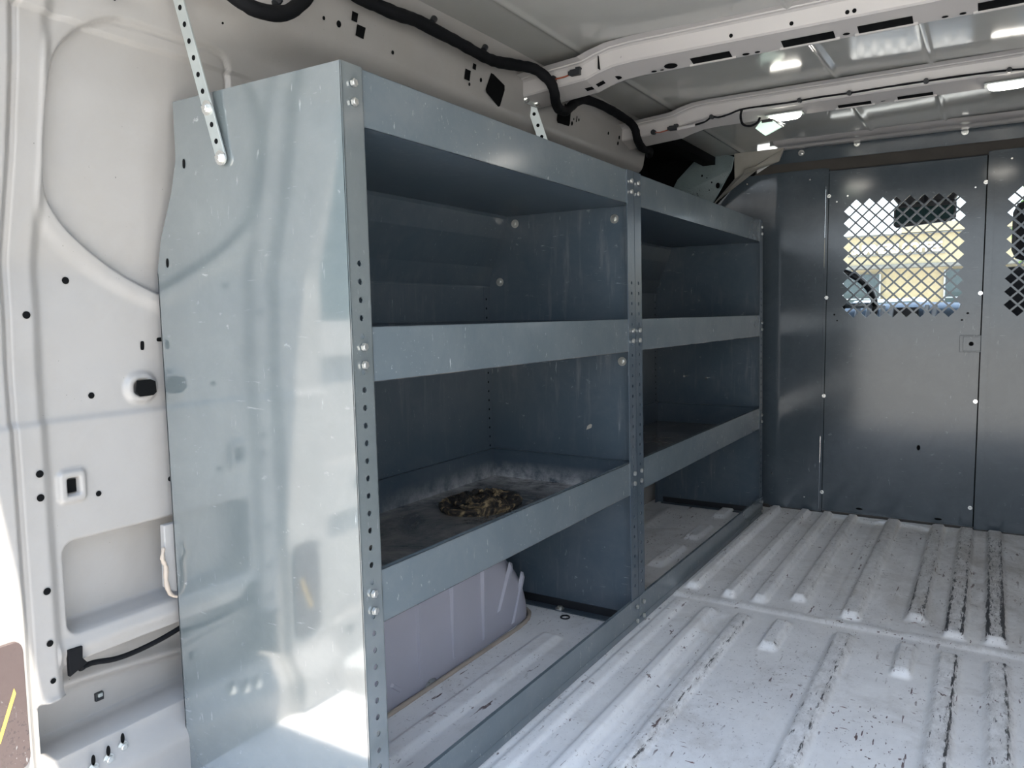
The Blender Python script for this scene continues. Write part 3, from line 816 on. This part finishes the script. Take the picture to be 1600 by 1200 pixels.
# ---------------- wiring
def on_rail(y, z, off=.012):
    p, n = wall_pt(y, z, off); return tuple(p)
hn = empty('wiring_harness', (-.28, .3, 1.36)); tag(hn, 'thick black taped wiring loom sagging along the left roof rail', 'cable')
mb = MB()
path = [(-.30,-.06,1.30),(-.272,.035,1.272),(-.262,.075,1.258),(-.256,.13,1.268),(-.258,.175,1.305),(-.262,.21,1.345),(-.262,.255,1.368),(-.258,.30,1.352),(-.254,.345,1.350),(-.25,.40,1.350),(-.25,.46,1.356),(-.25,.52,1.355),(-.25,.60,1.354),(-.25,.68,1.351),(-.25,.745,1.353),(-.245,.82,1.364),(-.222,.875,1.364),(-.197,.902,1.338),(-.192,.915,1.315),(-.205,.945,1.302),(-.226,1.00,1.300),(-.238,1.06,1.308),(-.243,1.11,1.335),(-.248,1.18,1.366),(-.25,1.28,1.377),(-.25,1.38,1.378),(-.25,1.45,1.375),(-.242,1.495,1.366),(-.235,1.517,1.348),(-.238,1.54,1.325),(-.248,1.60,1.310),(-.262,1.68,1.318),(-.28,1.75,1.325),(-.31,1.82,1.33)]
mb.tube([Vector(p)-Vector(hn.location) for p in path], .0125, 'rubber', 12, .07, 5); mb.build('loom', hn)
for p in ((-.262,.12,1.283),(-.25,.515,1.372),(-.25,.70,1.368),(-.262,1.25,1.383)):
    m2 = MB(); q = Vector(p)-Vector(hn.location); m2.cyl(q-Vector((0, .004, .004)), q+Vector((0, .004, .006)), .007, 'plastic', 10); m2.build('clip', hn)

def conn(name, pts, plug, label):
    root = empty(name, plug); tag(root, label, 'connector')
    L = Vector(plug)
    mb = MB(); mb.tube([Vector(p)-L for p in pts], .0018, 'orange', 6); mb.build('wire', root)
    mb = MB(); mb.box((-.014, -.007, -.008), (.012, .005, .006), 'plastic'); mb.box((-.020, -.005, -.005), (-.014, .003, .004), 'plastic'); mb.box((.002, -.009, .004), (.014, .004, .009), 'plastic'); mb.build('plug', root, .001)
    mb = MB(); q = Vector(pts[0])-L; mb.cyl(q-Vector((0, .004, 0)), q+Vector((0, .006, 0)), .008, 'plastic', 12); mb.build('grommet', root)
conn('wire_connector', [(-.203,.932,1.352),(-.185,.928,1.350),(-.168,.930,1.352),(-.155,.930,1.355)], (-.140,.929,1.357), 'black plug on a thin orange wire on the nearer roof bow')
conn('wire_connector', [(-.185,1.542,1.338),(-.165,1.538,1.334),(-.15,1.540,1.336),(-.135,1.540,1.338)], (-.118,1.540,1.342), 'black plug on a thin orange wire on the farther roof bow')

lc = empty('lamp_cable', (.2, 1.54, 1.36)); tag(lc, 'thin black cable clipped along the second roof bow to the lamps', 'cable'); O = Vector(lc.location)
mb = MB(); cp = [(-.05,1.538,1.341),(-.02,1.538,1.346),(.0,1.538,1.357),(.02,1.538,1.353),(.05,1.538,1.357),(.09,1.538,1.366),(.16,1.538,1.366),(.22,1.538,1.365),(.30,1.538,1.367),(.38,1.538,1.366),(.47,1.538,1.367),(.562,1.538,1.367),(.66,1.538,1.366),(.743,1.538,1.363),(.80,1.538,1.358)]
mb.tube([Vector(p)-O for p in cp], .0028, 'rubber', 8, .15, 5)
mb.tube([Vector(p)-O for p in ((.088,1.538,1.364),(.086,1.535,1.345),(.094,1.530,1.322),(.115,1.528,1.313),(.135,1.530,1.320),(.142,1.533,1.334))], .0034, 'rubber', 8, .1, 5)
mb.build('wire', lc)
mb = MB(); mb.cyl(Vector((-.105,1.537,1.336))-O, Vector((-.05,1.538,1.341))-O, .0055, 'beam', 10); mb.build('white_sleeve', lc)
for p in ((.0,1.536,1.357),(.249,1.536,1.366),(.378,1.536,1.366),(.562,1.536,1.367),(.743,1.536,1.363)):
    m2 = MB(); q = Vector(p)-O; m2.cyl(q+Vector((0, .008, 0)), q-Vector((0, .005, 0)), .0062, 'plastic', 12); m2.build('clip', lc)

# lamps on the second bow
def lamp(x, label):
    root = empty('dome_lamp', (x, 1.595, 1.347)); tag(root, label, 'lamp', 'dome lamps on the second roof bow')
    mb = MB(); rows = []
    for k, z in ((1.0, 0), (1.0, -.004), (.93, -.010), (.75, -.014), (.4, -.0155), (.01, -.016)):
        rows.append([(.044*k*math.copysign(abs(math.cos(t))**.5, math.cos(t)), .017*k*math.copysign(abs(math.sin(t))**.5, math.sin(t)), z) for t in [2*PI*i/32 for i in range(32)]])
    mb.loft(rows, 'lamp', closed=True); mb.build('lens', root)
    mb = MB(); mb.box((-.052, -.022, -.002), (.052, .022, .002), 'galv'); mb.build('frame', root, .001)
lamp(.198, 'lit oblong dome lamp on the second roof bow, next to a dangling lens')
lamp(.742, 'lit oblong dome lamp at the right edge, on the second roof bow')
dl = empty('lamp_lens', (.155, 1.57, 1.31)); tag(dl, 'pale green plastic lamp lens hanging loose below the second roof bow', 'lamp')
mb = MB(); mb.prism([(-.036, 0, .004), (-.008, .004, -.020), (.040, .004, .000), (.018, 0, .022), (-.020, 0, .022)], (.004, .008, .002), 'lens'); mb.build('lens', dl, .001)
mb = MB(); mb.tube([(.012, -.006, .024), (.045, -.006, -.004)], .0022, 'chrome', 6, 0, 1); mb.tube([(.004, -.006, .026), (.03, -.006, .012), (.05, -.006, .002)], .0018, 'chrome', 6, 0, 1); mb.box((-.016, -.006, .016), (.014, .002, .024), 'plastic'); mb.build('clip', dl)

# ---------------- upper left corner beside the partition
mb = MB(); mb.prism([(-.325, 2.37, 1.405), (-.255, 2.36, 1.43), (-.165, 2.345, 1.392), (-.175, 2.350, 1.345), (-.25, 2.36, 1.225), (-.45, 2.37, 1.25), (-.405, 2.37, 1.33)][::-1], (0, .01, 0), 'speck')
for x, z, r in ((-.225, 1.285, .012), (-.25, 1.30, .004), (-.29, 1.33, .005), (-.27, 1.32, .003), (-.26, 1.27, .003), (-.31, 1.26, .003)):
    mb.disc((x, 2.338, z), (0, -1, 0), r*.7, 'hole', 10, r, (1, 0, 0))
o = recenter(mb.build('pillar_cover'), (-.3, 2.36, 1.3)); tag(o, 'speckled grey metal plate in the dark corner above the far shelving', 'panel')
mb = MB(); mb.prism([(-.15, 2.30, 1.395), (.045, 2.27, 1.388), (.03, 2.25, 1.338), (-.03, 2.24, 1.318), (-.10, 2.25, 1.300), (-.235, 2.28, 1.195), (-.225, 2.30, 1.215), (-.15, 2.31, 1.30)], (0, .012, 0), 'beige')
mb.prism([(-.095, 2.236, 1.302), (.035, 2.246, 1.336), (.03, 2.262, 1.344), (-.10, 2.262, 1.322)], (0, .004, .004), 'beige')
o = recenter(mb.build('headliner_trim', bevel=.002), (-.06, 2.29, 1.3)); tag(o, 'beige cab headliner corner folded over the partition top left', 'trim')
mb = MB(); mb.box((-.56, YB+.10, 1.0), (-.10, YB+.12, 1.46), 'hole'); mb.box((-.58, 1.70, 1.0), (-.56, YB+.12, 1.46), 'hole'); mb.box((-.58, 1.75, 1.12), (-.39, YB+.1, 1.135), 'hole'); mb.box((-.58, 1.72, 1.415), (-.2, YB+.1, 1.43), 'hole'); mb.box((-.29, 1.735, 1.37), (-.24, YB+.02, 1.40), 'hole'); struct(mb.build('cavity_shade_sheets'))  # near-black sheets added as the shade of the cavity behind the cut-away wall

# ---------------- left wall fittings
def bracket():
    root = empty('door_check_bracket', (-.44, .0, .37)); tag(root, 'white pressed bracket with peeling sealant in the lower wall recess', 'bracket')
    mb = MB(); mb.prism([(-.006, -.014, .066), (-.006, .06, .066), (-.006, .06, -.052), (-.006, .0, -.052), (-.006, -.016, -.04)], (.012, 0, 0), 'pillar'); mb.box((.006, .004, .045), (.010, .02, .049), 'pillar'); mb.box((.006, .006, -.046), (.010, .02, -.040), 'pillar'); mb.build('plate', root, .003)
    mb = MB(); mb.tube([(.008, -.018, .030), (.009, -.022, .012), (.008, -.016, -.004), (.008, -.017, -.026), (.009, -.012, -.050), (.010, .002, -.060), (.010, .014, -.050)], .0035, 'sealant', 8, .3, 5); mb.build('sealant', root)
bracket()
root = empty('rear_lamp_cable', (-.46, -.1, .25)); tag(root, 'black cable with a tape wrap crossing the pocket below the lower wall recess', 'cable'); O = Vector(root.location)
mb = MB(); mb.tube([Vector(p)-O for p in ((-.445,-.160,.246),(-.452,-.135,.243),(-.455,-.10,.234),(-.456,-.065,.232),(-.455,-.02,.236),(-.455,.02,.243),(-.46,.06,.25))], [.0055, .0055]+[.0045]*60, 'rubber', 8, 0, 5); mb.build('cable', root)
mb = MB(); mb.prism([Vector(p)-O for p in ((-.44,-.178,.282),(-.44,-.156,.281),(-.44,-.157,.262),(-.44,-.150,.252),(-.44,-.178,.240))], (-.008, 0, 0), 'rubber'); mb.build('tape_wrap', root, .001)
for i, (y, z) in enumerate(((-.157, .090), (-.132, .092), (-.105, .098))):
    root = empty('sill_bolt', (float(wall_x([y], [z])[0])+.001, y, z)); tag(root, 'hex bolt in a sill slot below the wall pocket, %s of three' % ('leftmost', 'middle', 'rightmost')[i], 'bolt', 'bolts on the rear sill')
    mb = MB(); mb.bolt((.0, 0, -.004), (1, 0, 0), .0065, 'zinc', .009); mb.build('head', root)
    mb = MB(); mb.disc((.0015, 0, .010), (1, 0, 0), .0035, 'hole', 14, .009, (0, 1, 0)); mb.build('slot', root)
# clip in pocket
p, n = wall_pt(-.09, .150, .001)
mb = MB(); mb.box((-.006, -.008, -.007), (.004, .006, .007), 'plastic'); mb.box((.003, -.005, .0), (.007, .003, .006), 'galv')
o = mb.build('retaining_clip', bevel=.001); o.location = p; tag(o, 'tiny black square clip on the dirty ledge of the wall pocket', 'clip')
# striker plate on the rear jamb
root = empty('striker_plate', (-.4245, -.284, .258)); tag(root, 'scuffed brown oblong plate with a yellow mark on the rear door jamb', 'plate')
P = []
for cy, cz, a0 in ((.022, .055, 0), (-.02, .055, 90), (-.02, -.095, 180), (.022, -.095, 270)):
    for k in range(6):
        t = math.radians(a0+k*18); P.append((0, cy+.012*math.cos(t), cz+.018*math.sin(t)))
mb = MB(); mb.prism(P, (.006, 0, 0), 'striker'); mb.build('plate', root, .001)
mb = MB(); mb.prism([(.0062, .018, .008), (.0062, .020, .0), (.0062, -.004, -.062), (.0062, -.009, -.062)], (.0005, 0, 0), 'yellow'); mb.build('yellow_mark', root)

# ---------------- open rear door on the left, hinged behind the frame edge, unseen stand-in modelled for reflections
def rear_door():
    root = empty('cargo_door', (-.52, YR-.01, .03)); root.rotation_euler = (0, 0, math.radians(-8)); tag(root, 'white rear cargo door standing open at the left, pressed inner panel with holes', 'door')
    mb = MB()
    mb.box((-.04, -.78, -.05), (-.02, 0, 1.36), 'body')
    # inner frame rails around openings
    for a, b in (((-.02, -.78, -.05), (.012, -.70, 1.36)), ((-.02, -.07, -.05), (.014, 0, 1.36)), ((-.02, -.70, -.05), (.010, -.07, .05)),
                 ((-.02, -.70, .30), (.012, -.07, .42)), ((-.02, -.70, .66), (.012, -.07, .74)), ((-.02, -.70, 1.28), (.012, -.07, 1.36)), ((-.02, -.42, .05), (.008, -.36, .30))):
        mb.box(a, b, 'body')
    for y, z, r in ((-.03, .2, .012), (-.04, .36, .014), (-.20, .36, .018), (-.45, .36, .016), (-.03, .55, .010), (-.03, .75, .012), (-.3, .02, .015), (-.5, .02, .012), (-.15, .02, .010)):
        mb.disc((.0146 if y > -.07 else .0126, y, z), (1, 0, 0), r, 'hole', 14)
    mb.build('inner_panel', root, .004)
    mb = MB()
    for z in (.15, 1.1): mb.cyl((.0, .004, z-.03), (.0, .004, z+.03), .009, 'zinc', 12)
    mb.build('hinge', root)
    # window glazing
    mb = MB(); mb.box((-.019, -.70, .74), (-.016, -.07, 1.28), 'winblue'); mb.build('window', root)
rear_door()
# rear bumper step and ground
mb = MB(); mb.box((-.5, YR-.13, -.10), (XR+.05, YR, -.02), 'body'); struct(mb.build('trim_7', bevel=.01))
mb = MB(); mb.add([(-60, -60, -.50), (60, -60, -.50), (60, 60, -.50), (-60, 60, -.50)], [(0, 1, 2, 3)], 'concrete'); struct(mb.build('floor'))

# ---------------- cab seen through the mesh
mb = MB(); mb.box((-.5, YB+.05, -.05), (XR+.05, 3.5, -.02), 'plastic')
mb.box((-.62, YB+.08, -.05), (-.60, 3.45, .80), 'plastic'); mb.box((XR+.1, YB+.02, -.05), (XR+.12, 3.45, .80), 'plastic')
struct(mb.build('trim_8'))
db = MB(); rows = []
for x in np.linspace(-.5, 1.4, 20):
    h = .012*math.cos((x-.45)*6)
    rows.append([(x, 2.98, .25), (x, 2.96, .62), (x, 3.0, .76+h), (x, 3.08, .80+h), (x, 3.35, .80), (x, 3.55, .76)])
db.loft(rows, 'dashm', flip=True)
dash = tag(db.build('dashboard'), 'dark dashboard across the cab beyond the mesh', 'dashboard')
mb = MB(); mb.box((.36, 2.965, .70), (.46, 3.0, .79), 'plastic'); mb.build('screen', dash, .005)
for x in (.20, .245, .30, .335, .47, .50, .60):
    mb = MB(); mb.prism([(x, 2.95, .70), (x+.022, 2.95, .70), (x+.032, 2.96, .80), (x+.012, 2.96, .80)], (0, .02, 0), 'silver'); mb.build('trim_strip', dash, .004)
sw = empty('steering_wheel', (.13, 2.86, .80)); sw.rotation_euler = (math.radians(-62), 0, 0); tag(sw, 'steering wheel seen at the lower left corner of the partition mesh', 'steering wheel')
mb = MB(); mb.tube([(.17*math.cos(t), .17*math.sin(t), 0) for t in [2*PI*i/36 for i in range(37)]], .014, 'plastic', 10, 0, 1); mb.build('rim', sw)
mb = MB(); mb.cyl((0, 0, -.02), (0, 0, .02), .055, 'plastic', 20)
for a in (0, PI, -PI/2): mb.tube([(.04*math.cos(a), .04*math.sin(a), 0), (.165*math.cos(a), .165*math.sin(a), 0)], .013, 'silver', 8, 0, 1)
mb.build('hub', sw)
rm = empty('rear_view_mirror', (.465, 3.05, 1.20)); tag(rm, 'black rear-view mirror hanging in front of the windscreen', 'mirror')
mb = MB(); mb.prism([(-.12, 0, -.052), (-.11, 0, -.064), (.10, 0, -.048), (.12, 0, -.035), (.12, 0, .035), (.11, 0, .045), (-.10, 0, .035), (-.12, 0, .02)][::-1], (0, -.03, 0), 'plastic'); mb.build('housing', rm, .006)
mb = MB(); mb.prism([(-.112, -.0305, -.050), (.11, -.0305, -.036), (.11, -.0305, .018), (-.11, -.0305, .02)][::-1], (0, -.001, 0), 'winblue'); mb.build('mirror_glass', rm)
mb = MB(); mb.prism([(-.13, .03, .07), (-.10, .03, .03), (.0, .03, .02), (.10, .03, .03), (.125, .03, .07), (.12, .03, .18), (-.14, .03, .18)][::-1], (0, .04, 0), 'plastic'); mb.cyl((0, 0, .02), (0, .05, .10), .012, 'plastic'); mb.build('mount', rm, .008)
def seat(x, label, y=2.66):
    root = empty('cab_seat', (x, y, 0)); tag(root, label, 'seat', 'cab seats beyond the partition')
    mb = MB(); mb.box((-.24, -.08, .40), (.24, .05, .93), 'fabric'); mb.build('backrest', root, .04)
    mb = MB(); mb.box((-.24, -.05, .25), (.24, .22, .42), 'fabric'); mb.build('cushion', root, .04)
    mb = MB(); mb.box((-.145, -.06, .95), (.145, .05, 1.175), 'fabric'); mb.build('headrest', root, .045)
    for s in (-.05, .05): mb = MB(); mb.cyl((s, 0, .90), (s, 0, 1.0), .006, 'chrome'); mb.build('headrest_post', root)
seat(.925, 'dark passenger seat and headrest behind the right-hand mesh window')
seat(-.06, 'dark driver seat behind the left partition panel')
mb = MB(); mb.box((-.5, 3.0, 1.34), (1.4, 3.1, 1.44), 'plastic'); mb.prism([(.86, 3.46, .8), (.93, 3.46, .8), (.93, 3.02, 1.36), (.86, 3.02, 1.36)], (0, 0, -.001), 'plastic') if 0 else None
mb.tube([(-.55, 3.55, .78), (-.48, 3.05, 1.38)], .035, 'plastic', 10, 0, 1); mb.tube([(1.45, 3.55, .78), (1.38, 3.05, 1.38)], .035, 'plastic', 10, 0, 1)
struct(mb.build('trim_9'))
mb = MB(); mb.add([(-.5, 3.62, .80), (1.4, 3.62, .80), (1.36, 3.10, 1.40), (-.46, 3.10, 1.40)], [(0, 1, 2, 3)], 'glass'); struct(mb.build('window_1'))

# ---------------- outside, ahead of the van
def building():
    root = empty('shop_building', (-1.5, 24, -.5)); tag(root, 'cream stucco shop building with white sign letters beyond the windscreen', 'building'); O = Vector(root.location)
    def B(mb, a, b, m): mb.box(Vector(a)-O, Vector(b)-O, m)
    mb = MB(); B(mb, (-14, 24.6, -.5), (14, 28, 2.0), 'wall_cream'); B(mb, (-14, 24, 2.05), (14, 28, 2.95), 'wall_cream'); mb.build('wall', root)
    mb = MB(); B(mb, (-1.55, 23.9, 2.93), (6, 28, 3.20), 'wall_cream'); B(mb, (-14, 23.9, 2.90), (14, 24.1, 2.95), 'wall_trim'); mb.build('parapet', root)
    mb = MB(); B(mb, (-14, 23.95, 1.98), (14, 24.6, 2.08), 'wall_trim'); mb.build('soffit', root)
    for x0, x1, z0, z1 in ((-5.2, -2.13, -.3, 1.84), (-.46, 1.6, -.3, 1.90)):
        mb = MB(); B(mb, (x0, 24.5, z0), (x1, 24.62, z1), 'winblue'); w = mb.build('window', root)
        mb = MB()
        for k in range(4):
            x = x0+(x1-x0)*k/3; B(mb, (x-.02, 24.46, z0), (x+.02, 24.5, z1), 'silver')
        B(mb, (x0, 24.46, z0), (x1, 24.5, z0+.05), 'silver'); B(mb, (x0, 24.46, 1.1), (x1, 24.5, 1.13), 'silver')
        mb.build('window_frame', w)
    mb = MB(); B(mb, (-2.95, 23.92, 2.335), (-.45, 24.02, 2.375), 'wall_trim'); mb.build('letter_shadow_strip', root)  # grey strip added as the shadow line under the letters
    # channel letters on the fascia
    cu = bpy.data.curves.new('sign_letters', 'FONT'); cu.body = 'SUMMERS COFFEE'; cu.size = .36; cu.extrude = .03; cu.offset = .012
    tmp = bpy.data.objects.new('tmp', cu); C.objects.link(tmp); bpy.context.view_layer.update()
    me = bpy.data.meshes.new_from_object(tmp); bpy.data.objects.remove(tmp); me.materials.clear(); me.materials.append(M['signwhite'])
    xs = [v.co.x for v in me.vertices]; w = max(xs)-min(xs); k = 2.32/w
    me.transform(Matrix.Diagonal((k, 1.0, 1, 1))); me.transform(Matrix.Rotation(PI/2, 4, 'X'))
    o = bpy.data.objects.new('sign_letters', me); C.objects.link(o); o.parent = root; o.location = Vector((-2.85, 23.96, 2.41))-O
building()
def car(x, y, col, label):
    root = empty('parked_car', (x, y, -.5)); tag(root, label, 'car')
    side = [(-.9, .25), (-.9, .72), (-.55, .98), (-.1, 1.02), (.25, 1.45), (1.3, 1.50), (1.85, 1.08), (2.4, 1.0), (2.45, .3)]
    mb = MB(); rows = []
    for yy, k in ((-.85, .96), (-.80, 1), (.80, 1), (.85, .96)): rows.append([(a, yy, b*k) for a, b in side])
    mb.loft(rows, col, closed=True, smooth=False); mb.add(rows[0], [tuple(range(9))], col); mb.add(rows[-1], [tuple(range(9))[::-1]], col); mb.build('body', root, .03)
    mb = MB(); mb.prism([(.02, -.86, 1.05), (.3, -.86, 1.4), (1.25, -.86, 1.43), (1.7, -.86, 1.08)], (0, -.01, 0), 'winblue'); mb.build('side_window', root)
    for a in (-.4, 1.8):
        for b in (-.86, .70): mb = MB(); mb.cyl((a, b, .31), (a, b+.16, .31), .31, 'tyre', 24); mb.build('wheel', root)
car(-1.7, 15.5, 'carpaint', 'pale blue parked car seen low behind the partition mesh, in front of the shop')
def tree(x, y, label):
    root = empty('leafy_tree', (x, y, -.5)); tag(root, label, 'tree')
    mb = MB(); mb.tube([(0, 0, 0), (.05, 0, 1.2), (0, .05, 2.6), (.1, 0, 3.4)], [.14]*6+[.11]*6+[.08]*7, 'bark', 10, 0, 6); mb.build('trunk', root)
    mb = MB(); random.seed(11)
    for i in range(2600):
        t = random.uniform(0, 2*PI); u = random.uniform(-1, 1); r = random.uniform(.35, 1)**.5*1.35; s = math.sqrt(1-u*u)
        c = Vector((r*s*math.cos(t), r*s*math.sin(t), 2.9+r*u*1.15)); a = Vector((random.uniform(-1, 1), random.uniform(-1, 1), random.uniform(-1, 1))).normalized()*.10
        b = a.orthogonal().normalized()*.055
        mb.add([c-a, c+b, c+a, c-b], [(0, 1, 2, 3)], 'leaf')
    mb.build('foliage', root)
tree(2.35, 18, 'green leafy tree beyond the right-hand mesh window')

# ------------------------------------------------------------------ light
w = bpy.data.worlds.new('sky'); bpy.context.scene.world = w; w.use_nodes = True; nt = w.node_tree
bg = nt.nodes['Background']; tc = N(nt, 'ShaderNodeTexCoord'); sx = N(nt, 'ShaderNodeSeparateXYZ'); nt.links.new(tc.outputs['Generated'], sx.inputs[0])
col = ramp(nt, sx.outputs['Z'], -.02, .7, (.86, .94, 1.0, 1), (.50, .68, 1.0, 1)); nt.links.new(col, bg.inputs['Color']); bg.inputs['Strength'].default_value = 3.7
def lamp_obj(name, kind, loc, energy, color=(1, 1, 1), **kw):
    l = bpy.data.lights.new(name, kind); l.energy = energy; l.color = color
    for k, v in kw.items(): setattr(l, k, v)
    o = bpy.data.objects.new(name, l); C.objects.link(o); o.location = loc; return o
sun = lamp_obj('sun', 'SUN', (4, -3, 8), 22, (1, .94, .84), angle=.009)
sd = Vector((.42, -.125, .9)).normalized(); sun.rotation_euler = sd.to_track_quat('Z', 'Y').to_euler()

# ------------------------------------------------------------------ camera
cam = bpy.data.cameras.new('camera'); co = bpy.data.objects.new('camera', cam); C.objects.link(co)
yaw, pitch, roll = .557098, -.089469, -.013253
f = Vector((-math.sin(yaw)*math.cos(pitch), math.cos(yaw)*math.cos(pitch), math.sin(pitch)))
r = f.cross(Vector((0, 0, 1))).normalized(); u = r.cross(f)
r2 = r*math.cos(roll)+u*math.sin(roll); u2 = -r*math.sin(roll)+u*math.cos(roll)
R3 = Matrix((r2, u2, -f)).transposed()
co.matrix_world = Matrix.Translation((.7293, -.7755, .7790)) @ R3.to_4x4()
cam.sensor_width = 36; cam.lens = 1203.27/1600*36; cam.clip_start = .02; cam.clip_end = 200
sc = bpy.context.scene; sc.camera = co
sc.view_settings.view_transform = 'Standard'; sc.view_settings.look = 'None'; sc.view_settings.exposure = 0.1; sc.view_settings.gamma = 1.08
sc.cycles.max_bounces = 10; sc.cycles.diffuse_bounces = 6; sc.cycles.glossy_bounces = 5
sc.cycles.use_denoising = True
sc.cycles.sample_clamp_indirect = 8
